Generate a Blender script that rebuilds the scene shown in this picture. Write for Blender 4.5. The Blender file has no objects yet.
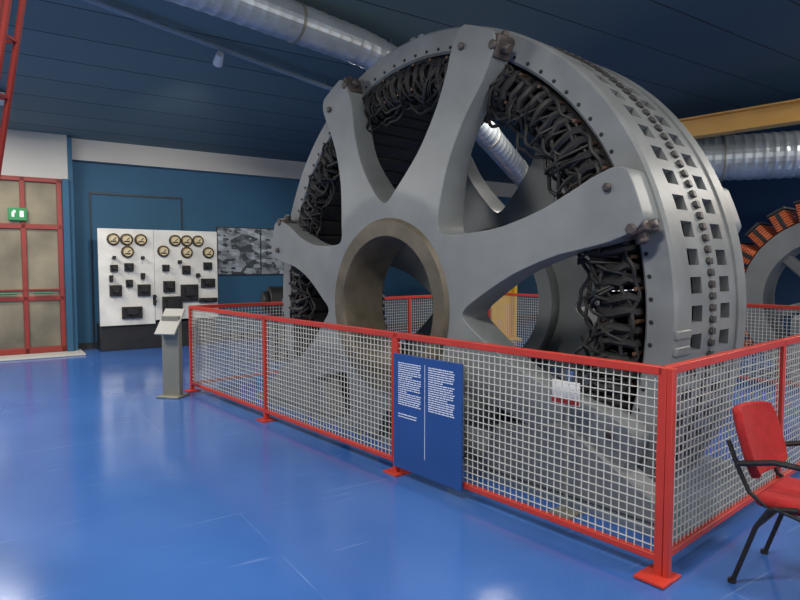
import bpy, bmesh, math, random
from mathutils import Vector, Matrix
random.seed(4)
D=bpy.data; C=bpy.context
sc=C.scene
try: sc.view_settings.view_transform='Standard'
except Exception: pass
pi=math.pi

# ---------------- materials ----------------
def lin(c):
    return tuple(((x/255)/12.92 if x/255<=0.04045 else ((x/255+0.055)/1.055)**2.4) for x in c)
def mat(name,col,rough=0.5,metal=0.0,var=0.15,scale=4.0,bump=0.0,coat=0.0,emis=0.0,col2=None,detail=6):
    m=D.materials.new(name); m.use_nodes=True
    nt=m.node_tree; b=nt.nodes['Principled BSDF']
    c=lin(col)
    tc=nt.nodes.new('ShaderNodeTexCoord')
    n=nt.nodes.new('ShaderNodeTexNoise'); n.inputs['Scale'].default_value=scale; n.inputs['Detail'].default_value=detail
    nt.links.new(tc.outputs['Object'],n.inputs['Vector'])
    r=nt.nodes.new('ShaderNodeValToRGB')
    r.color_ramp.elements[0].position=0.3; r.color_ramp.elements[1].position=0.7
    lo=tuple(x*(1-var) for x in c) if col2 is None else lin(col2)
    hi=tuple(min(1,x*(1+var)) for x in c)
    r.color_ramp.elements[0].color=(*lo,1); r.color_ramp.elements[1].color=(*hi,1)
    nt.links.new(n.outputs['Fac'],r.inputs['Fac'])
    nt.links.new(r.outputs['Color'],b.inputs['Base Color'])
    b.inputs['Roughness'].default_value=rough; b.inputs['Metallic'].default_value=metal
    if coat: b.inputs['Coat Weight'].default_value=coat; b.inputs['Coat Roughness'].default_value=0.08
    if bump:
        bp=nt.nodes.new('ShaderNodeBump'); bp.inputs['Strength'].default_value=bump; bp.inputs['Distance'].default_value=0.01
        n2=nt.nodes.new('ShaderNodeTexNoise'); n2.inputs['Scale'].default_value=scale*8
        nt.links.new(tc.outputs['Object'],n2.inputs['Vector'])
        nt.links.new(n2.outputs['Fac'],bp.inputs['Height']); nt.links.new(bp.outputs['Normal'],b.inputs['Normal'])
    if emis:
        b.inputs['Emission Color'].default_value=(*c,1); b.inputs['Emission Strength'].default_value=emis
    return m

M_grey=mat('grey_paint',(118,122,123),0.46,0.0,0.16,2.2,0.12)
M_rim=mat('rim_grey',(114,117,118),0.46,0.0,0.18,3,0.12)
M_bronze=mat('bearing_bronze',(98,90,76),0.45,0.2,0.28,5,0.1)
M_black=mat('coil_black',(22,21,22),0.6,0,0.4,8,0.3)
M_core=mat('core_dark',(13,13,15),0.7,0,0.3,8)
M_brown=mat('bolt_brown',(78,70,68),0.5,0.2,0.3,10)
M_red=mat('red_paint',(186,54,40),0.45,0,0.08,5)
M_wire=mat('galvanised_wire',(204,202,194),0.5,0.1,0.06,8)
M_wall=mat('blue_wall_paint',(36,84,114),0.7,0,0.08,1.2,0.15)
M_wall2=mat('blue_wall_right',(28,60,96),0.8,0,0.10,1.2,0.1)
M_beige=mat('beige_plaster',(178,176,170),0.8,0,0.04,2)
M_white=mat('white_marble',(222,220,212),0.4,0,0.05,3,col2=(200,198,192))
M_maroon=mat('door_red_frame',(132,42,36),0.5,0,0.1,4)
M_glass=mat('door_pane_glass',(126,118,98),0.08,0,0.3,1.2,col2=(84,80,70))
M_green=mat('exit_green',(30,120,70),0.5,0,0.05,4,emis=0.25)
M_brass=mat('gauge_brass',(110,86,48),0.4,0.5,0.1,8)
M_dark=mat('dark_iron',(34,34,36),0.5,0.1,0.3,6,0.1)
M_face=mat('gauge_face',(205,190,150),0.5,0,0.03,5)
M_sign=mat('sign_blue',(38,74,136),0.4,0,0.06,3)
M_text=mat('sign_text',(225,230,240),0.6,0,0.02,3)
M_duct=mat('galvanised_duct',(184,192,198),0.32,0.5,0.14,3)
M_pipe=mat('pipe_painted',(140,155,162),0.5,0,0.05,3)
M_yellow=mat('yellow_paint',(214,170,40),0.5,0,0.06,2)
M_ochre=mat('ochre_beam',(206,160,88),0.55,0,0.08,2)
M_plinth=mat('plinth_grey',(108,118,130),0.6,0,0.16,2,0.1)
M_copper=mat('copper_winding',(196,100,56),0.4,0.2,0.25,8)
M_fabric=mat('chair_red_fabric',(160,26,28),0.85,0,0.12,30,0.3)
M_steel=mat('lectern_steel',(136,134,122),0.4,0.3,0.08,4)
M_winlit=mat('daylit_glass',(225,232,240),0.4,0,0.02,1,emis=1.3)
M_lamp=mat('lamp_housing',(210,210,210),0.5,0,0.02,3)
M_label=mat('label_white',(230,230,226),0.6,0,0.03,3)
M_stud=mat('stud_dark_grey',(62,60,60),0.5,0.2,0.3,10)

def photo_mat():
    m=D.materials.new('archive_photo_print'); m.use_nodes=True; nt=m.node_tree; b=nt.nodes['Principled BSDF']
    tc=nt.nodes.new('ShaderNodeTexCoord')
    mp=nt.nodes.new('ShaderNodeMapping'); mp.inputs['Scale'].default_value=(1.0,1,1.9); nt.links.new(tc.outputs['Object'],mp.inputs['Vector'])
    v=nt.nodes.new('ShaderNodeTexVoronoi'); v.inputs['Scale'].default_value=6; v.feature='F1'; v.distance='MANHATTAN'
    n=nt.nodes.new('ShaderNodeTexNoise')
    n.inputs['Scale'].default_value=3.0; n.inputs['Detail'].default_value=12; n.inputs['Roughness'].default_value=0.7
    nt.links.new(mp.outputs['Vector'],n.inputs['Vector']); nt.links.new(mp.outputs['Vector'],v.inputs['Vector'])
    mx=nt.nodes.new('ShaderNodeMixRGB'); mx.inputs['Fac'].default_value=0.4
    nt.links.new(n.outputs['Fac'],mx.inputs['Color1']); nt.links.new(v.outputs['Color'],mx.inputs['Color2'])
    r=nt.nodes.new('ShaderNodeValToRGB'); r.color_ramp.elements[0].position=0.44; r.color_ramp.elements[1].position=0.70
    r.color_ramp.elements[0].color=(0.02,0.03,0.04,1); r.color_ramp.elements[1].color=(0.42,0.48,0.52,1)
    nt.links.new(mx.outputs['Color'],r.inputs['Fac']); nt.links.new(r.outputs['Color'],b.inputs['Base Color'])
    b.inputs['Roughness'].default_value=0.4
    return m
M_photo=photo_mat()

def floor_mat():
    m=D.materials.new('blue_resin_floor'); m.use_nodes=True; nt=m.node_tree; N=nt.nodes; L=nt.links; b=N['Principled BSDF']
    tc=N.new('ShaderNodeTexCoord')
    n=N.new('ShaderNodeTexNoise'); n.inputs['Scale'].default_value=0.6; n.inputs['Detail'].default_value=8
    L.new(tc.outputs['Object'],n.inputs['Vector'])
    r=N.new('ShaderNodeValToRGB'); r.color_ramp.elements[0].position=0.3; r.color_ramp.elements[1].position=0.75
    r.color_ramp.elements[0].color=(*lin((50,92,162)),1); r.color_ramp.elements[1].color=(*lin((68,112,182)),1)
    L.new(n.outputs['Fac'],r.inputs['Fac'])
    br=N.new('ShaderNodeTexBrick'); br.inputs['Scale'].default_value=1.0
    br.inputs['Brick Width'].default_value=3.4; br.inputs['Row Height'].default_value=2.3
    br.inputs['Mortar Size'].default_value=0.005; br.inputs['Mortar Smooth'].default_value=0.4
    L.new(tc.outputs['Object'],br.inputs['Vector'])
    mx=N.new('ShaderNodeMixRGB'); mx.inputs['Color2'].default_value=(*lin((140,165,215)),1)
    f=N.new('ShaderNodeMath'); f.operation='MULTIPLY'
    L.new(br.outputs['Fac'],f.inputs[0])
    nb=N.new('ShaderNodeTexNoise'); nb.inputs['Scale'].default_value=1.7; L.new(tc.outputs['Object'],nb.inputs['Vector'])
    rb=N.new('ShaderNodeMapRange'); rb.inputs['From Min'].default_value=.4; rb.inputs['From Max'].default_value=.65; rb.inputs['To Max'].default_value=.4
    L.new(nb.outputs['Fac'],rb.inputs['Value']); L.new(rb.outputs['Result'],f.inputs[1])
    L.new(f.outputs[0],mx.inputs['Fac']); L.new(r.outputs['Color'],mx.inputs['Color1'])
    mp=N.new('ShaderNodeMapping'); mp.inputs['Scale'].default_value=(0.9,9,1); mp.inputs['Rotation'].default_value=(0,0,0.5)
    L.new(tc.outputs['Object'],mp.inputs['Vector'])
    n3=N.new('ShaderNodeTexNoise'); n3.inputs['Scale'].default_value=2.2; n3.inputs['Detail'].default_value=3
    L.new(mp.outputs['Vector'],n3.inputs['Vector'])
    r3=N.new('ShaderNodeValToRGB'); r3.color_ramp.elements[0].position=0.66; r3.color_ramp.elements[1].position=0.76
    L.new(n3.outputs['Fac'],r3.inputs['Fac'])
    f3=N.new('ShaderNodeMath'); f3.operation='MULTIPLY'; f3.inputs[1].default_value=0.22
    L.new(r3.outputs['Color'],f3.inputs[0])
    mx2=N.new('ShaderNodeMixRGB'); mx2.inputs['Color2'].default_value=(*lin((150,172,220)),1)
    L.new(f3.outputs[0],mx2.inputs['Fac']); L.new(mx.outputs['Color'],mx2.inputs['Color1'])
    L.new(mx2.outputs['Color'],b.inputs['Base Color'])
    n2=N.new('ShaderNodeTexNoise'); n2.inputs['Scale'].default_value=1.6; n2.inputs['Detail'].default_value=6
    L.new(tc.outputs['Object'],n2.inputs['Vector'])
    mr=N.new('ShaderNodeMapRange'); mr.inputs['To Min'].default_value=0.08; mr.inputs['To Max'].default_value=0.26
    L.new(n2.outputs['Fac'],mr.inputs['Value']); L.new(mr.outputs['Result'],b.inputs['Roughness'])
    bp=N.new('ShaderNodeBump'); bp.inputs['Strength'].default_value=0.05; bp.inputs['Distance'].default_value=0.02
    L.new(n2.outputs['Fac'],bp.inputs['Height']); L.new(bp.outputs['Normal'],b.inputs['Normal'])
    b.inputs['IOR'].default_value=1.65
    return m
M_floor=floor_mat()
def ceil_mat():
    m=D.materials.new('ceiling_blue_panels'); m.use_nodes=True; nt=m.node_tree; N=nt.nodes; L=nt.links; b=N['Principled BSDF']
    tc=N.new('ShaderNodeTexCoord')
    br=N.new('ShaderNodeTexBrick'); br.inputs['Scale'].default_value=1.0
    br.inputs['Brick Width'].default_value=600.0; br.inputs['Row Height'].default_value=0.8
    br.inputs['Mortar Size'].default_value=0.010; br.inputs['Mortar Smooth'].default_value=0.1
    br.inputs['Color1'].default_value=(*lin((104,124,122)),1); br.inputs['Color2'].default_value=(*lin((112,132,130)),1)
    br.inputs['Mortar'].default_value=(*lin((10,18,26)),1)
    mpc=N.new('ShaderNodeMapping'); mpc.inputs['Location'].default_value=(250,0,0)
    L.new(tc.outputs['Object'],mpc.inputs['Vector']); L.new(mpc.outputs['Vector'],br.inputs['Vector'])
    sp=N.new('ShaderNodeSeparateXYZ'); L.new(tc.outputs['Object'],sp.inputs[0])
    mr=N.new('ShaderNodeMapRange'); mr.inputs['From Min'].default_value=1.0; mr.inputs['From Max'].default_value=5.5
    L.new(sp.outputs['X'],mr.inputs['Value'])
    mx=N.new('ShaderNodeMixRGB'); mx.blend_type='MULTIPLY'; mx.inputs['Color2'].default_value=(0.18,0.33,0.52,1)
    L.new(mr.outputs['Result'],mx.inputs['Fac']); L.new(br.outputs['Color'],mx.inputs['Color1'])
    L.new(mx.outputs['Color'],b.inputs['Base Color']); b.inputs['Roughness'].default_value=0.75
    return m
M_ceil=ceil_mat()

# ---------------- mesh builder ----------------
class MB:
    def __init__(s): s.v=[]; s.f=[]
    def box(s,c,d,ax=None):
        c=Vector(c); X,Y,Z=(ax if ax else (Vector((1,0,0)),Vector((0,1,0)),Vector((0,0,1))))
        k=len(s.v)
        for z in(-.5,.5):
            for y in(-.5,.5):
                for x in(-.5,.5):
                    s.v.append(c+X*(x*d[0])+Y*(y*d[1])+Z*(z*d[2]))
        for f in((0,2,3,1),(4,5,7,6),(0,1,5,4),(2,6,7,3),(0,4,6,2),(1,3,7,5)): s.f.append([k+i for i in f])
        return s
    def b2(s,x0,x1,y0,y1,z0,z1): return s.box(((x0+x1)/2,(y0+y1)/2,(z0+z1)/2),(abs(x1-x0),abs(y1-y0),abs(z1-z0)))
    def beam(s,p0,p1,w,h,up=(0,0,1)):
        p0=Vector(p0);p1=Vector(p1);d=(p1-p0);l=d.length;d.normalize()
        u=Vector(up)
        if abs(d.dot(u))>0.98: u=Vector((0,1,0))
        y=u.cross(d).normalized(); z=d.cross(y)
        return s.box((p0+p1)/2,(l,w,h),(d,y,z))
    def cyl(s,p0,p1,r,n=16,r2=None,cap=True):
        p0=Vector(p0);p1=Vector(p1);d=(p1-p0).normalized()
        u=Vector((0,0,1)) if abs(d.z)<0.9 else Vector((1,0,0))
        a=d.cross(u).normalized(); b=d.cross(a); r2=r if r2 is None else r2
        k=len(s.v)
        for P,R in((p0,r),(p1,r2)):
            for i in range(n):
                t=2*pi*i/n; s.v.append(P+a*(R*math.cos(t))+b*(R*math.sin(t)))
        for i in range(n):
            j=(i+1)%n; s.f.append([k+i,k+j,k+n+j,k+n+i])
        if cap: s.f.append([k+i for i in range(n)][::-1]); s.f.append([k+n+i for i in range(n)])
        return s
    def tube(s,pts,r,n=8,closed=False):
        pts=[Vector(p) for p in pts]; m=len(pts); k=len(s.v)
        pa=None
        for i,p in enumerate(pts):
            rr=r[i] if isinstance(r,(list,tuple)) else r
            if closed: d=(pts[(i+1)%m]-pts[i-1])
            else: d=(pts[min(i+1,m-1)]-pts[max(i-1,0)])
            d.normalize()
            if pa is None:
                u=Vector((0,0,1)) if abs(d.z)<0.9 else Vector((1,0,0)); a=d.cross(u).normalized()
            else: a=(pa-d*pa.dot(d)).normalized()
            pa=a; b=d.cross(a)
            for j in range(n):
                t=2*pi*j/n; s.v.append(p+a*(rr*math.cos(t))+b*(rr*math.sin(t)))
        for i in range(m if closed else m-1):
            for j in range(n):
                j2=(j+1)%n; i2=(i+1)%m
                s.f.append([k+i*n+j,k+i*n+j2,k+i2*n+j2,k+i2*n+j])
        if not closed:
            s.f.append([k+j for j in range(n)][::-1]); s.f.append([k+(m-1)*n+j for j in range(n)])
        return s
    def revolve_y(s,prof,cx,cz,n=144,closed=True):
        k=len(s.v); m=len(prof)
        for i in range(n):
            a=2*pi*i/n
            for (r,t) in prof: s.v.append(Vector((cx+r*math.cos(a),t,cz+r*math.sin(a))))
        for i in range(n):
            i2=(i+1)%n
            for j in range(m if closed else m-1):
                j2=(j+1)%m
                s.f.append([k+i*m+j,k+i*m+j2,k+i2*m+j2,k+i2*m+j])
        return s
    def obj(s,name,mt,parent=None,bevel=0,smooth=False,clip=None,solid=0,seg=2,merge=False):
        me=D.meshes.new(name); me.from_pydata([tuple(v) for v in s.v],[],s.f)
        bm=bmesh.new(); bm.from_mesh(me)
        if merge: bmesh.ops.remove_doubles(bm,verts=bm.verts,dist=1e-4)
        if clip is not None:
            bmesh.ops.bisect_plane(bm,geom=bm.verts[:]+bm.edges[:]+bm.faces[:],plane_co=(0,0,clip),plane_no=(0,0,1),clear_inner=True)
        bmesh.ops.recalc_face_normals(bm,faces=bm.faces)
        bm.to_mesh(me); bm.free()
        me.materials.append(mt)
        o=D.objects.new(name,me); sc.collection.objects.link(o)
        if parent: o.parent=parent
        if solid:
            md=o.modifiers.new('s','SOLIDIFY'); md.thickness=solid; md.offset=-1
        if bevel:
            md=o.modifiers.new('b','BEVEL'); md.width=bevel; md.segments=seg; md.limit_method='ANGLE'; md.angle_limit=math.radians(40)
        if smooth or bevel:
            for p in me.polygons: p.use_smooth=True
            try: me.set_sharp_from_angle(angle=math.radians(40))
            except Exception: pass
        return o
def root(name,loc=(0,0,0),rz=0):
    e=D.objects.new(name,None); e.location=loc; e.rotation_euler=(0,0,rz); e.empty_display_size=0.2
    sc.collection.objects.link(e); return e

# frames
AF=((1.35,3.06,0),math.atan2(-0.756,0.654))      # machine/fence frame
WF=((-6.18,11.5,0),math.atan2(0.558,0.83))       # wall frame
def W2w(x,y,z):
    c=math.cos(WF[1]);s_=math.sin(WF[1]); return Vector((WF[0][0]+c*x-s_*y,WF[0][1]+s_*x+c*y,z))

# ---------------- room ----------------
def place(o,F): o.location=F[0]; o.rotation_euler=(0,0,F[1]); return o
X0,X1,Y0=-5,14,-17
place(MB().b2(X0,X1,Y0,0.2,-0.12,0).obj('floor',M_floor),WF)
def ch(y): return 3.96-0.07*y
mb=MB()
pts=[(X0,0.2),(X1,0.2),(X1,Y0),(X0,Y0)]
for dz in(0,0.15):
    for x,y in pts: mb.v.append(Vector((x,y,ch(y)+dz)))
mb.f=[[0,1,2,3],[7,6,5,4],[0,4,5,1],[1,5,6,2],[2,6,7,3],[3,7,4,0]]
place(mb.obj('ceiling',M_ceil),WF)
place(MB().b2(-0.02,X1,0,0.2,0,3.96).obj('wall_back',M_wall),WF)
place(MB().b2(-0.10,-0.02,-0.35,0.2,0,3.95).obj('wall_back_return',M_wall),WF)
def slopewall(name,x0,x1,mt):
    mb=MB(); 
    for x in(x0,x1):
        mb.v+= [Vector((x,Y0,0)),Vector((x,0.2,0)),Vector((x,0.2,ch(0.2))),Vector((x,Y0,ch(Y0)))]
    mb.f=[[0,1,2,3],[7,6,5,4],[0,4,5,1],[1,5,6,2],[2,6,7,3],[3,7,4,0]]
    return place(mb.obj(name,mt),WF)
slopewall('wall_left',X0-0.2,X0,M_wall)
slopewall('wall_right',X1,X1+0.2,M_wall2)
# door wall
place(MB().b2(X0,-0.10,-0.35,-0.15,3.18,3.98).b2(X0,-2.75,-0.35,-0.15,0,3.18).obj('wall_door_side',M_beige),WF)
place(MB().b2(-0.02,X1,-0.16,0,3.58,3.97).obj('trim_1',M_beige),WF)
place(MB().b2(0,X1,-0.03,0,0,0.12).obj('baseboard_back',M_dark),WF)
place(MB().b2(-0.2,-0.10,-0.42,-0.15,0,3.18).obj('trim_2',M_wall),WF)
place(MB().b2(-2.75,0.05,-0.9,-0.1,0,0.03).obj('trim_3',M_beige,bevel=0.01),WF)
# door
dr=root('door_1',*WF)
mb=MB(); y0,y1=-0.36,-0.26
for x in(-0.25,-0.82,-1.45,-2.08,-2.7): mb.b2(x-0.04,x+0.04,y0,y1,0.03,3.18)
mb.b2(-2.75,-0.2,y0,y1,3.1,3.18).b2(-2.75,-0.2,y0,y1,2.26,2.35).b2(-2.75,-0.2,y0,y1,0.03,0.14)
mb.b2(-2.75,-0.2,y0,y1,0.98,1.06)
mb.b2(-2.75,-0.2,y0,y1,1.16,1.19)
mb.obj('door_frame',M_maroon,dr,bevel=0.008)
MB().b2(-2.74,-0.21,-0.31,-0.28,0.03,3.17).obj('door_panes',M_glass,dr)
MB().cyl((-0.7,-0.42,1.12),(-0.4,-0.42,1.12),0.02,10).cyl((-1.35,-0.42,1.12),(-0.95,-0.42,1.12),0.02,10).obj('push_bars',mat('bar_green',(60,110,80),0.4),dr)
ex=root('exit_sign',*WF)
MB().b2(-1.04,-0.76,-0.42,-0.36,2.4,2.62).obj('sign_box',M_green,ex,bevel=0.01)
MB().b2(-0.99,-0.95,-0.426,-0.42,2.46,2.55).b2(-0.97,-0.93,-0.426,-0.42,2.53,2.58).b2(-0.87,-0.81,-0.426,-0.42,2.46,2.57).obj('pictogram',M_label,ex)

gw=root('window_1',*WF)
MB().b2(13.95,13.99,-2.6,-1.0,0.1,2.2).obj('glass',M_winlit,gw)
mb=MB()
for y in(-2.62,-1.8,-0.98): mb.b2(13.9,14.0,y-0.05,y+0.05,0.0,2.3)
mb.b2(13.9,14.0,-2.67,-0.93,2.2,2.3).b2(13.9,14.0,-2.67,-0.93,0.0,0.1).obj('window_frame',M_steel,gw)

col=root('yellow_guard_post',(2.20,13.2,0),0.3)
MB().b2(-0.3,0.3,-0.04,0.04,0,1.95).b2(-0.3,-0.24,-0.2,0.2,0,1.95).b2(0.24,0.3,-0.2,0.2,0,1.95).b2(-0.38,0.38,-0.28,0.28,0,0.04).b2(-0.32,0.32,-0.22,0.22,1.95,1.99).obj('h_section',M_yellow,col,bevel=0.006)
cb=root('crane_beam')
p0=Vector((3.6,11.8,3.93)); p1=Vector((9.2,5.9,3.93))
mb=MB().beam(p0,p1,0.05,0.3).beam(p0+Vector((0,0,.15)),p1+Vector((0,0,.15)),0.26,0.03).beam(p0-Vector((0,0,.15)),p1-Vector((0,0,.15)),0.26,0.03)
mb.obj('i_beam',M_ochre,cb,bevel=0.005)
mb=MB()
for k in(0.05,0.5,0.95):
    p=p0.lerp(p1,k); mb.cyl(p+Vector((0,0,.15)),p+Vector((0,0,.5)),0.03,10)
mb.obj('hangers',M_dark,cb)

# ducts
def duct(name,pts,r):
    R=root(name); mb=MB(); P=[];RR=[]
    pts=[Vector(p) for p in pts]
    for a,b in zip(pts[:-1],pts[1:]):
        l=(b-a).length; n=int(l/0.05)
        for i in range(n):
            P.append(a.lerp(b,i/n)); RR.append(r*(1.03 if (len(P)%3==0) else 1.0))
    P.append(pts[-1]);RR.append(r)
    for _ in range(40):
        P=[P[0]]+[(P[i-1]+P[i]*2+P[i+1])/4 for i in range(1,len(P)-1)]+[P[-1]]
    mb.tube(P,RR,32); mb.obj('spiral_duct',M_duct,R)
    hb=MB()
    for k in range(8,len(P)-5,30):
        hb.tube([P[k]+(P[k+1]-P[k])*t for t in(-.3,.3)],r*1.07,28)
        hb.cyl(P[k]+Vector((0,0,r)),P[k]+Vector((0,0,r+0.2)),0.008,6)
    hb.obj('hanger_clamps',M_steel,R)
duct('air_duct',[(-3.6,4.2,4.25),(-1.8,5.9,4.22),(-0.36,7.3,4.15),(1.0,9.4,4.0),(2.0,11.1,3.5),(3.6,14.4,2.9)],0.20)
duct('air_duct',[(3.9,11.5,3.5),(5.4,10.9,3.5),(9.5,9.4,3.5)],0.39)
# track pipe with spotlights
tp=root('lighting_track')
a=Vector((-5.0,4.0,4.42)); b=Vector((-1.0,9.05,4.18)); b2=Vector((0.6,11.0,4.1))
MB().cyl(a,b2,0.035,14).obj('pipe',M_pipe,tp,smooth=True)
mb=MB()
for k in(0.15,0.4,0.7,0.92):
    p=a.lerp(b2,k); mb.cyl(p,p+Vector((0,0,0.25)),0.01,6)
mb.obj('hangers',M_steel,tp)
def spotcan(p,d):
    p=Vector(p); d=Vector(d).normalized()
    s_=root('spotlight'); MB().cyl(p-d*0.08,p+d*0.08,0.045,16,0.06).cyl(p,p+Vector((0,0,0.1)),0.012,8).obj('can',M_lamp,s_,smooth=True)
p1s=a.lerp(b2,0.50)-Vector((0,0,0.14)); p2s=a.lerp(b2,0.74)-Vector((0,0,0.14))
spotcan(p1s,W2w(1.5,-0.3,1.4)-p1s); spotcan(p2s,Vector((0.1,5.6,1.5))-p2s)
place(MB().b2(0.28,0.3,-0.03,0,0.1,3.0).b2(0.28,2.0,-0.03,0,2.98,3.01).b2(1.98,2.0,-0.03,0,2.3,3.0).obj('wall_conduit',M_dark),WF)

# ---------------- switchboard ----------------
sb=root('electrical_switchboard',*WF)
yb=-0.60
MB().b2(0.33,1.305,yb,yb+0.05,0.48,2.3).b2(1.31,2.53,yb,yb+0.05,0.55,2.3).obj('marble_panels',M_white,sb,bevel=0.004)
MB().b2(0.33,2.5,yb+0.06,yb+0.5,0,0.5).b2(0.36,0.42,yb+0.05,yb+0.12,0.4,2.25).b2(2.4,2.46,yb+0.05,yb+0.12,0.4,2.25).b2(1.27,1.34,yb+0.05,yb+0.12,0.4,2.25).b2(0.4,2.45,yb+0.05,yb+0.55,2.1,2.14).obj('iron_frame',M_dark,sb,bevel=0.01)
def px(u): return 0.33+(u-98)/119*2.2
def pz(v): return 1.62+(265-v)*0.0192
g=[(112,240),(124.5,240),(138,240),(125,252),(172,240),(184,240),(196,240),(160,251),(184,252),(207,252)]
rb=MB(); fb=MB(); nb=MB(); db=MB()
for u,v in g:
    x,z=px(u),pz(v); r=0.103
    db.cyl((x,yb-0.045,z),(x,yb,z),r*1.08,28)
    rb.revolve_y([(r*0.78,yb-0.07),(r*.92,yb-0.065),(r*0.95,yb-.04),(r*0.78,yb-.04)],x,z,28)
    fb.cyl((x,yb-0.055,z),(x,yb-.04,z),r*0.78,24); nb.box((x+0.02,yb-0.06,z+0.01),(0.07,0.006,0.014),(Vector((0.7,0,0.7)),Vector((0,1,0)),Vector((-0.7,0,0.7)))); nb.b2(x-.05,x+.05,yb-.062,yb-.056,z-.05,z-.025)
db.obj('gauge_bodies',M_black,sb,smooth=True)
rb.obj('gauge_bezels',M_brass,sb,smooth=True); fb.obj('gauge_faces',M_face,sb); nb.obj('needles',M_black,sb)
sw=MB()
for (u,v,w,h) in [(112,268,.13,.13),(126,267,.16,.15),(162,268,.13,.13),(183,270,.16,.17),(206,266,.17,.15),(113,290,.21,.21),(126,283,.12,.14),(140,290,.23,.22),(165,287,.22,.22),(186,294,.34,.34),(206,284,.28,.18),(128,312,.36,.22),(168,307,.38,.38),(206,302,.36,.09),(109,278,.06,.12),(139,276,.07,.12),(176,262,.06,.06),(195,276,.06,.08),(150,300,.05,.2),(112,258,.05,.05),(139,258,.05,.05)]:
    x,z=px(u),pz(v)
    sw.box((x,yb-0.03,z),(w,0.06,h)); sw.box((x,yb-0.08,z+h*.1),(w*.55,0.07,h*.5)); sw.cyl((x,yb-0.1,z-h*.3),(x,yb-0.2,z-h*.1),0.018,8); 
    sw.cyl((x-w*.3,yb-0.05,z+h*.35),(x-w*.3,yb-0.1,z+h*.35),0.02,8); sw.cyl((x+w*.3,yb-0.05,z+h*.35),(x+w*.3,yb-0.1,z+h*.35),0.02,8)
sw.obj('knife_switches',M_black,sb,bevel=0.006)
pb=root('archive_photo_board',*WF)
MB().b2(2.72,3.66,-0.05,-.035,1.42,2.42).obj('photo_print_1',M_photo,pb)
MB().b2(3.69,4.32,-0.05,-.035,1.42,2.42).obj('photo_print_2',M_photo,pb)
MB().b2(2.70,4.34,-0.035,-0.005,1.40,2.44).obj('backing',M_dark,pb)

# ---------------- lectern ----------------
lc=root('information_lectern',(-2.80,7.38,0),math.radians(-12))
MB().b2(-0.115,0.115,-0.04,0.04,0,1.0).b2(-0.15,0.15,-0.13,0.13,0,0.025).obj('stand',M_steel,lc,bevel=0.006)
t=math.radians(50); X=Vector((1,0,0)); Y=Vector((0,math.cos(t),math.sin(t))); Z=Vector((0,-math.sin(t),math.cos(t)))
MB().box((0,-0.03,0.93),(0.27,0.38,0.025),(X,Y,Z)).obj('tilted_top',M_beige,lc,bevel=0.005)

# ---------------- fence ----------------
fn=root('safety_fence',*AF)
LX,LY=6.16,5.8
H=1.1
fr=MB(); wires=MB(); feet=MB()
def panel(a,b):
    a=Vector((a[0],a[1],0)); b=Vector((b[0],b[1],0)); d=(b-a).normalized(); l=(b-a).length
    nrm=Vector((-d.y,d.x,0))
    for z,w in((H-0.02,0.045),(0.1,0.04)):
        fr.beam(a+Vector((0,0,z)),b+Vector((0,0,z)),w,0.045 if z>0.5 else 0.035)
    n=int(round((l-0.04)/0.046)); 
    for i in range(1,n):
        p=a+d*(l*i/n); wires.box(p+Vector((0,0,0.59)),(0.005,0.005,0.96),(d,nrm,Vector((0,0,1))))
    m=20
    for j in range(1,m+1):
        z=0.11+0.96*j/(m+1)
        wires.box((a+b)/2+Vector((0,0,z))+nrm*0.005,(l,0.005,0.005),(d,nrm,Vector((0,0,1))))
def post(p,foot=True,sz=0.045):
    fr.b2(p[0]-sz/2,p[0]+sz/2,p[1]-sz/2,p[1]+sz/2,0,H)
    if foot: feet.b2(p[0]-0.08,p[0]+0.08,p[1]-0.08,p[1]+0.08,0,0.014)
fx=[0,-2.1,-4.2,-LX]; fy=[0,1.75,3.75,LY]
for i in range(3):
    panel((fx[i],0),(fx[i+1],0)); panel((fx[i],LY),(fx[i+1],LY))
    panel((0,fy[i]),(0,fy[i+1])); panel((-LX,fy[i]),(-LX,fy[i+1]))
for x in fx: post((x,0)); post((x,LY))
for y in fy[1:3]: post((0,y)); post((-LX,y))
fr.b2(0.024,0.055,-0.022,0.022,0,H); fr.b2(-2.145,-2.125,-0.022,0.022,0.08,H)
fr.obj('frame',M_red,fn,bevel=0.004); wires.obj('wire_mesh',M_wire,fn); feet.obj('foot_plates',M_red,fn,bevel=0.003)
MB().box((-0.0,-0.07,0.012),(0.16,0.10,0.012)).obj('corner_plate',M_red,fn)

sg=root('information_sign',*AF)
x0,x1s=-2.08,-1.36; yf=-0.045
MB().b2(x0,x1s,yf-0.008,yf+0.008,0.07,0.95).obj('board',M_sign,sg,bevel=0.003)
tx=MB()
def para(xa,xb,ztop,n,dz):
    for i in range(n):
        z=ztop-i*dz; x=xa; end=xb if i%7!=6 else xa+(xb-xa)*random.uniform(.3,.8)
        while x<end-0.012:
            w=min(random.uniform(0.012,0.04),end-x); tx.b2(x,x+w,yf-0.0105,yf-0.008,z,z+0.0065); x+=w+0.006
para(x0+0.06,x0+0.31,0.88,20,0.0165); para(x0+0.39,x0+0.65,0.88,20,0.0165); para(x0+0.06,x0+0.27,0.49,2,0.02)
tx.b2(x0+0.352,x0+0.355,yf-0.0105,yf-0.008,0.2,0.9)
tx.obj('text_lines',M_text,sg)

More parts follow.
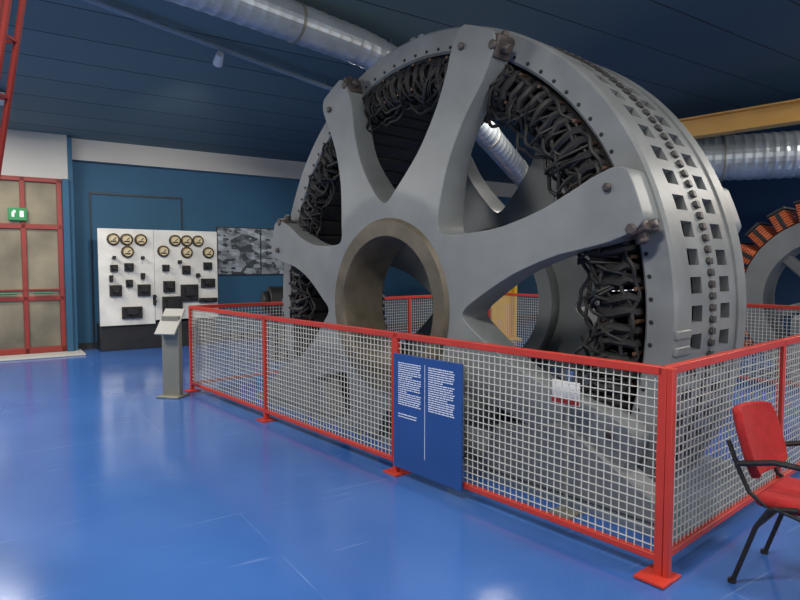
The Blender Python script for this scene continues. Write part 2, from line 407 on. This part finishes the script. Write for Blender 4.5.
# ---------------- alternator wheel ----------------
wh=root('flywheel_alternator',*AF)
cx,hc=-2.66,1.255; CL=0.05
T0,T1=0.70,1.84
def P(r,a,t): return Vector((cx+r*math.cos(a),t,hc+r*math.sin(a)))
MB().revolve_y([(2.19,T0+.02),(2.21,T0),(2.38,T0),(2.40,T0+.02),(2.40,T0+.2),(2.19,T0+.2)],cx,hc,160).obj('front_ring',M_rim,wh,smooth=True,clip=CL)
MB().revolve_y([(2.19,T1-.17),(2.40,T1-.17),(2.40,T1-.02),(2.38,T1),(2.19,T1)],cx,hc,160).obj('rear_ring',M_rim,wh,smooth=True,clip=CL)
mb=MB(); tr=[T0+.2,T0+.24,T0+.40,T0+.69,T0+.85,T0+.97]; n=160; R=2.385
for i in range(n):
    for t in tr: mb.v.append(P(R,2*pi*(i+(0.08 if i%2 else -0.08))/n,t))
for i in range(n):
    for j in range(5):
        if i%2==0 and j in(1,3): continue
        a_=i*6+j; b_=((i+1)%n)*6+j
        mb.f.append([a_,a_+1,b_+1,b_])
mb.obj('perforated_shell',M_rim,wh,solid=0.06,clip=CL)
MB().revolve_y([(2.1,T0+.1),(2.31,T0+.1),(2.31,T1-.1),(2.1,T1-.1)],cx,hc,120).obj('laminated_core',M_core,wh,clip=CL)
mb=MB()
for i in range(190):
    a=2*pi*i/190; c=P(2.392,a,T0+.545)
    if c.z<0.1: continue
    rad=Vector((math.cos(a),0,math.sin(a))); tan=Vector((-math.sin(a),0,math.cos(a)))
    mb.box(c,(0.035,0.05,0.05),(rad,Vector((0,1,0)),tan)); mb.box(c,(0.02,0.08,0.028),(rad,Vector((0,1,0)),tan))
mb.obj('stud_chain',M_stud,wh,bevel=0.005)
mb=MB()
for i in range(96):
    a=2*pi*i/96; c=P(2.245,a,T0)
    if c.z<0.1: continue
    mb.cyl(P(2.235,a,T0+.01),P(2.235,a,T0-.006),0.014,8)
mb.obj('ring_bolts',M_core,wh)
mb=MB()
for a in(math.radians(-3),math.radians(183),math.radians(90)):
    rad=Vector((math.cos(a),0,math.sin(a))); tan=Vector((-math.sin(a),0,math.cos(a)))
    for da in(-.022,.022):
        mb.box(P(2.395,a+da,T0+.1),(0.03,0.2,0.06),(rad,Vector((0,1,0)),tan))
mb.obj('joint_lugs',M_rim,wh,bevel=0.01)
# coils
co=MB(); ce=MB(); NC=64
for i in range(NC):
    a=2*pi*(i+.5)/NC
    if P(1.8,a,0).z<0.2: continue
    rad=Vector((math.cos(a),0,math.sin(a))); tan=Vector((-math.sin(a),0,math.cos(a))); Y=Vector((0,1,0))
    co.box(P(1.98,a,(T0+T1)/2),(0.28,0.98,0.155),(rad,Y,tan))
    co.box(P(1.85,a,(T0+T1)/2),(0.05,1.02,0.175),(rad,Y,tan))
    for tt,sgn in((T0+.03,-1),(T1-.03,1)):
        pts=[]
        for k in range(9):
            q=k/8*pi
            pts.append(P(2.0+0.14*math.cos(q),a,tt+sgn*(0.0+0.08*math.sin(q)))+tan*random.uniform(-.014,.014))
        ce.tube([p+tan*0.045 for p in pts],0.032,7); ce.tube([p-tan*0.045 for p in pts],0.032,7)
        ce.box(P(2.0,a,tt+sgn*0.03),(0.2,0.07,0.14),(rad,Y,tan))
co.obj('pole_coils',M_black,wh,bevel=0.02); ce.obj('coil_ends',M_black,wh,smooth=True)
cab=MB()
for rr,tt,am,ph in((1.90,T0-.04,.03,0),(2.09,T0-.03,.02,1.3),(1.82,T0+.02,.035,2),(1.76,T0+.0,.04,3),(1.85,T0-.05,.05,4.1),(2.14,T0-.02,.015,5),(1.96,T0-.05,.03,.7)):
    pts=[]
    for i in range(300):
        a=math.radians(-32)+i/299*math.radians(244); pts.append(P(rr+am*math.sin(a*26+ph)+.012*math.sin(a*71+ph*3),a,tt+.02*math.sin(a*33+ph)))
    cab.tube(pts,0.014,6)
for k in range(150):
    a=math.radians(random.uniform(-28,208)); da=random.uniform(.03,.09)*random.choice((-1,1)); r0=random.uniform(1.74,1.9); r1=random.uniform(1.95,2.15)
    cab.tube([P(r0,a,T0-.02),P(r0+.05,a+da*.3,T0-.08),P((r0+r1)/2,a+da*.6,T0-.1),P(r1,a+da,T0-.01)],0.012,6)
cab.obj('cable_runs',M_black,wh,smooth=True)
nb=MB()
for i in range(NC):
    a=2*pi*(i)/NC
    if P(1.8,a,0).z<0.2: continue
    nb.cyl(P(2.15,a,T0+.06),P(2.15,a,T0-.03),0.014,8); nb.cyl(P(1.93,a,T0+.05),P(1.93,a,T0-.05),0.012,8)
nb.obj('terminal_studs',mat('dull_copper_terminal',(92,66,52),0.5,0.3,0.2,8),wh)

# spider
arms=[math.radians(a) for a in(20,67,116,163,207,251,294,338)]
def spider(name,mirror=False,mt=M_grey):
    mb=MB(); rc=0.91; L=0.56
    rows=[0.74,0.78,0.82,0.87,rc]+[rc+L*((k/14)**2) for k in range(1,15)]+[1.6,1.75,1.9,2.02,2.12,2.2,2.26,2.30,2.335,2.355,2.365]
    nj=9
    def warm(r):
        w=0.165+0.03*max(0,(1.7-r)/0.7)+0.055*max(0,min(1,(r-1.7)/0.4))
        if r>2.25: w*=math.sqrt(max(0.0,1-((r-2.25)/0.12)**2))*0.45+0.55
        return w
    def tf(r):
        if r<1.0: return 0.36
        return 0.36+0.14*min(1,(r-1.0)/1.0)
    def th(r):
        if r<1.0: return 0.30
        if r<1.5: return 0.30-0.08*(r-1.0)/.5
        if r>2.02: return 0.2+0.005
        return 0.22
    for ai,a in enumerate(arms):
        pa=arms[ai-1]; na=arms[(ai+1)%8]
        hm=((a-pa)%(2*pi))/2; hp=((na-a)%(2*pi))/2
        grid=[]
        for r in rows:
            row=[]
            for j in range(nj):
                q=-1+2*j/(nj-1); half=hm if q<0 else hp
                if r<=rc: be=half
                else:
                    x=min(1,(r-rc)/L); bw=math.asin(min(.99,warm(r)/r)); k=1-math.sqrt(max(0,1-(1-x)**2))
                    be=bw+(half-bw)*k
                row.append((r,a+q*be,q))
            grid.append(row)
        base=len(mb.v)
        for side in(0,1):
            for row in grid:
                for (r,an,q) in row:
                    t=tf(r)+(th(r) if side else 0)
                    if mirror: t=2.54-t
                    mb.v.append(P(r,an,t))
        nr=len(rows); S=nr*nj
        for i in range(nr-1):
            for j in range(nj-1):
                f=[base+i*nj+j,base+i*nj+j+1,base+(i+1)*nj+j+1,base+(i+1)*nj+j]
                mb.f.append(f); mb.f.append([x+S for x in f][::-1])
            if rows[i]>=rc-1e-6:
                for j in(0,nj-1):
                    p=base+i*nj+j; q=base+(i+1)*nj+j; mb.f.append([p,q,q+S,p+S])
        for j in range(nj-1):
            p=base+j; mb.f.append([p,p+1,p+1+S,p+S])
            p=base+(nr-1)*nj+j; mb.f.append([p,p+1,p+1+S,p+S])
    mb.obj(name,mt,wh,bevel=0.02,clip=CL,seg=3,merge=True)
    if mirror: return
    lg=MB(); 
    for a in arms:
        rad=Vector((math.cos(a),0,math.sin(a))); tan=Vector((-math.sin(a),0,math.cos(a))); Y=Vector((0,1,0))
        if P(2.3,a,0).z<0.3: continue
        c=P(2.26,a,0.60)-tan*0.20
        lg.box(c,(0.17,0.17,0.07),(rad,Y,tan)); lg.cyl(c+tan*.06,c-tan*.09,0.045,6)
        lg.cyl(c-Y*.08,c-Y*.115,0.04,6); lg.cyl(c+rad*.06,c+rad*.12,0.03,8)
        c=P(2.2,a,0.5)+tan*0.11; lg.cyl(c,c-Y*0.03,0.032,6)
    lg.obj(name+'_bolts',M_brown,wh,bevel=0.012)
spider('front_spider'); spider('rear_spider',True)
MB().revolve_y([(0.60,0.36),(0.62,0.33),(0.75,0.33),(0.775,0.36),(0.745,0.80),(0.60,0.80)],cx,hc,96).obj('hub_bearing_ring',M_bronze,wh,smooth=True)
MB().revolve_y([(0.60,1.75),(0.745,1.75),(0.745,2.20),(0.72,2.24),(0.62,2.24),(0.60,2.20)],cx,hc,96).obj('rear_hub_ring',M_grey,wh,smooth=True)
MB().b2(cx-2.62,cx+2.6,0.42,2.12,0,CL).obj('plinth',M_plinth,wh,bevel=0.01)
for sgn,nm in((1,'right'),(-1,'left')):
    mb=MB(); k=0
    xs=[cx+sgn*x for x in(1.0,2.45,2.45,1.75,1.15)]; zs=[CL,CL,0.18,0.55,0.42]
    for y in(0.46,0.66):
        for x,z in zip(xs,zs): mb.v.append(Vector((x,y,z)))
    mb.f=[[0,1,2,3,4],[9,8,7,6,5]]+[[i,(i+1)%5,(i+1)%5+5,i+5] for i in range(5)]
    mb.obj('foot_'+nm,M_grey,wh,bevel=0.02)
mb=MB()
for i,(x,y,z,w) in enumerate([(-1.5,1.0,.3,.3),(-1.2,1.3,.35,.25),(-1.75,1.35,.28,.3)]):
    mb.cyl((x,y-.25,z+.1),(x,y+.25,z+.1),w*.8,20); mb.b2(x-w*.6,x+w*.6,y-.2,y+.2,CL,z)
mb.obj('auxiliary_gear',M_dark,wh,bevel=0.02)
cd=root('caution_card_stand',*AF)
MB().box((-0.78,0.30,0.80),(0.20,0.01,0.15)).obj('card',M_label,cd)
MB().box((-0.78,0.296,0.745),(0.20,0.008,0.03)).obj('card_stripe',M_red,cd)
MB().b2(-0.786,-0.774,0.31,0.33,0,0.84).b2(-.86,-.70,.24,.40,0,.015).obj('stake',M_steel,cd)

# ring bearing behind
bp=root('pedestal_bearing',*AF)
bx,by=-2.30,3.9
MB().revolve_y([(0.40,by-.18),(0.58,by-.18),(0.62,by-.12),(0.62,by+.12),(0.58,by+.18),(0.40,by+.18)],bx,1.40,64).obj('ring',M_grey,bp,smooth=True)
mb=MB()
for y in(by-.2,by+.2):
    for x,z in((bx-.75,0),(bx+.75,0),(bx+.36,.86),(bx-.36,.86)): mb.v.append(Vector((x,y,z)))
mb.f=[[0,1,2,3],[7,6,5,4]]+[[i,(i+1)%4,(i+1)%4+4,i+4] for i in range(4)]
mb.obj('stand',M_grey,bp,bevel=0.03)
MB().cyl((bx-.52,by,1.4),(bx+.52,by,1.4),0.03,12).cyl((bx,by,.9),(bx,by,1.9),0.03,12).obj('cross_bars',M_grey,bp,smooth=True)

# ---------------- second rotor ----------------
rt=root('generator_rotor',*AF)
rx,ry,rz=-0.88,6.8,1.15
SC=1.14
def P2(r,a,t): return Vector((rx+r*SC*math.cos(a),t,rz+r*SC*math.sin(a)))
MB().revolve_y([(0.72*SC,ry-.26),(0.98*SC,ry-.26),(0.98*SC,ry+.22),(0.72*SC,ry+.22)],rx,rz,96).obj('rim',M_grey,rt,smooth=True,clip=0.005)
MB().revolve_y([(0.12,ry-.3),(0.26,ry-.3),(0.26,ry+.3),(0.12,ry+.3)],rx,rz,48).obj('hub',M_grey,rt,smooth=True)
mb=MB()
for i in range(6):
    a=i*pi/3+.3; mb.beam(P2(.22,a,ry),P2(.82,a,ry),0.16,0.14)
mb.obj('spokes',M_grey,rt,bevel=0.02)
cu=MB(); pc=MB()
for i in range(24):
    a=2*pi*i/24; rad=Vector((math.cos(a),0,math.sin(a))); tan=Vector((-math.sin(a),0,math.cos(a)));Y=Vector((0,1,0))
    if P2(1.28,a,0).z<0.12: continue
    for k in range(7): cu.box(P2(1.005+k*0.03,a,ry),(0.027,0.54,0.22),(rad,Y,tan))
    pc.box(P2(1.225,a,ry),(0.04,0.54,0.25),(rad,Y,tan)); pc.box(P2(1.1,a,ry),(0.24,0.56,0.06),(rad,Y,tan))
cu.obj('copper_coils',M_copper,rt,bevel=0.008); pc.obj('pole_shoes',M_dark,rt,bevel=0.01)
MB().b2(rx-.5,rx+.5,ry+.35,ry+.75,0,.95).b2(rx-.35,rx+.35,ry-.65,ry-.35,0,.95).obj('bearing_stands',M_grey,rt,bevel=0.05)
MB().cyl((rx,ry-.7,rz),(rx,ry+.9,rz),0.12,24).obj('shaft',M_steel,rt,smooth=True)

mo=root('electric_motor',(-1.9,10.3,0),0.4)
MB().cyl((-.35,0,1.0),(.35,0,1.0),0.26,28).cyl((.35,0,1.0),(.5,0,1.0),0.12,20).cyl((-.45,0,1.0),(-.35,0,1.0),0.18,20).obj('casing',M_dark,mo,bevel=0.02)
MB().b2(-.3,.3,-.2,.2,0,.78).obj('pedestal',M_dark,mo,bevel=0.02)
MB().cyl((0,0,1.24),(0,0,1.34),0.03,10).b2(-.1,.1,-.28,-.2,.95,1.1).obj('fittings',M_steel,mo)

# ---------------- red lattice mast left ----------------
ld=root('red_lattice_mast')
lb=Vector((-2.79,3.5,0)); lt=Vector((-1.94,3.5,4.55)); mb=MB()
offs=[Vector((0,0,0)),Vector((-.13,0.0,0)),Vector((0,.12,0)),Vector((-.13,.12,0))]
for o in offs: mb.beam(lb+o,lt+o,0.025,0.025,up=(0,1,0))
for i in range(15):
    k=i/14; p=lb.lerp(lt,k)
    mb.beam(p+offs[0],p+offs[1],0.016,0.016,up=(0,1,0)); mb.beam(p+offs[0],p+offs[2],0.016,0.016); mb.beam(p+offs[1],p+offs[3],0.016,0.016); mb.beam(p+offs[2],p+offs[3],0.016,0.016,up=(0,1,0))
mb.obj('lattice',M_maroon,ld)

# ---------------- chair ----------------
fdir=Vector((0.66,-0.75,0)).normalized()
chr_=root('office_chair',(2.06,2.95,0),math.atan2(fdir.y,fdir.x))   # local +x = facing
MB().box((0.02,0,0.45),(0.44,0.44,0.06)).obj('seat',M_fabric,chr_,bevel=0.028,seg=4)
tb=math.radians(17)
Xb=Vector((math.cos(tb),0,math.sin(tb))); Zb=Vector((-math.sin(tb),0,math.cos(tb)))
mb=MB(); nb_=14
for side in(0,1):
    for i in range(nb_+1):
        for j in range(9):
            y=-.235+.47*i/nb_; w=j/8; z=-.19+.37*w
            yy=y*(1-0.16*(abs(w-.5)*2)**4)
            c=Vector((-0.30,0,0.70))+Vector((0,yy,0))+Zb*z*(1-.16*(abs(y)/.235)**4)+Xb*((0.022 if side else -.022)+0.06*(y/.22)**2)
            mb.v.append(c)
S=(nb_+1)*9
for i in range(nb_):
    for j in range(8):
        a=i*9+j; f=[a,a+1,a+10,a+9]; mb.f.append(f); mb.f.append([x+S for x in f][::-1])
for i in range(nb_):
    for j in(0,8): a=i*9+j; mb.f.append([a,a+9,a+9+S,a+S])
for j in range(8):
    for i in(0,nb_): a=i*9+j; mb.f.append([a,a+1,a+1+S,a+S])
mb.obj('backrest',M_fabric,chr_,bevel=0.012,seg=3)
fr_=MB()
for s_ in(-1,1):
    y=s_*0.235
    fr_.tube([(-0.28,y,0.0),(-0.18,y,0.32),(-0.12,y,0.43),(0.0,y,0.46)],0.012,8)
    fr_.tube([(0.34,y,0.0),(0.2,y,0.30),(0.1,y,0.40),(-0.1,y,0.44)],0.012,8)
    fr_.tube([(-0.14,y*.9,0.43),(-0.22,y*.9,0.48),(-0.28,y*.9,0.6),(-0.33,y*.85,0.72)],0.012,8)
    fr_.tube([(-0.27,y,0.62),(-0.1,y*1.08,0.67),(0.16,y*1.08,0.67),(0.2,y*1.08,0.62),(0.16,y,0.44)],0.015,8)
    fr_.cyl((-0.28,y,0.0),(-0.28,y,0.02),0.02,10); fr_.cyl((0.34,y,0.0),(0.34,y,0.02),0.02,10)
fr_.cyl((-0.18,-.235,0.32),(-0.18,.235,0.32),0.01,8).cyl((0.2,-.235,0.30),(0.2,.235,0.30),0.01,8)
fr_.obj('tube_frame',M_black,chr_,smooth=True)

# ---------------- lights ----------------
def fill_lamp(x,y,power,sx=1.4,sy=0.5,col=(1,0.95,0.87),rz=0.0,drop=0.12):  # added fill light with its own housing, kept out of view to brighten the hall
    c=math.cos(-WF[1]); s_=math.sin(-WF[1]); dx=x-WF[0][0]; dy=y-WF[0][1]
    ly=s_*dx+c*dy; z=ch(ly)-drop
    R=root('added_ceiling_fill',(x,y,z),rz)
    MB().b2(-sx/2-.03,sx/2+.03,-sy/2-.03,sy/2+.03,0.01,0.08).obj('fill_housing',M_lamp,R,bevel=0.01)
    l=D.lights.new('added_fill_light','AREA'); l.shape='RECTANGLE'; l.size=sx; l.size_y=sy; l.energy=power; l.color=col
    o=D.objects.new('added_fill_light',l); o.parent=R; sc.collection.objects.link(o)
fill_lamp(-1.2,1.2,240); fill_lamp(-5.4,5.2,280,rz=.6); fill_lamp(3.6,1.8,130); fill_lamp(1.75,9.1,120,sx=0.8,sy=.3,rz=-.8); fill_lamp(7.5,6.5,270)
fill_lamp(-6.4,8.6,120,rz=.6)
def spot(p,tgt,e,ang=60,col=(1,.95,.88)):
    l=D.lights.new('spot','SPOT'); l.energy=e; l.spot_size=math.radians(ang); l.spot_blend=0.6; l.shadow_soft_size=0.06; l.color=col
    o=D.objects.new('spot_beam',l); o.location=p; o.rotation_euler=(Vector(tgt)-Vector(p)).to_track_quat('-Z','Y').to_euler(); sc.collection.objects.link(o)
t1=W2w(1.5,-0.3,1.4); d1=(t1-p1s).normalized(); spot(p1s+d1*0.1,t1,420,70)
t2=Vector((0.1,5.6,1.5)); d2=(t2-p2s).normalized(); spot(p2s+d2*0.1,t2,130,70)

w=D.worlds.new('world'); sc.world=w; w.use_nodes=True
w.node_tree.nodes['Background'].inputs[0].default_value=(1.0,0.98,0.95,1); w.node_tree.nodes['Background'].inputs[1].default_value=1.2

cam=D.cameras.new('camera'); cam.lens=27.2; cam.sensor_width=36
co_=D.objects.new('camera',cam); co_.location=(0,0,1.62); co_.rotation_euler=(math.radians(90-3.31),0,0)
sc.collection.objects.link(co_); sc.camera=co_
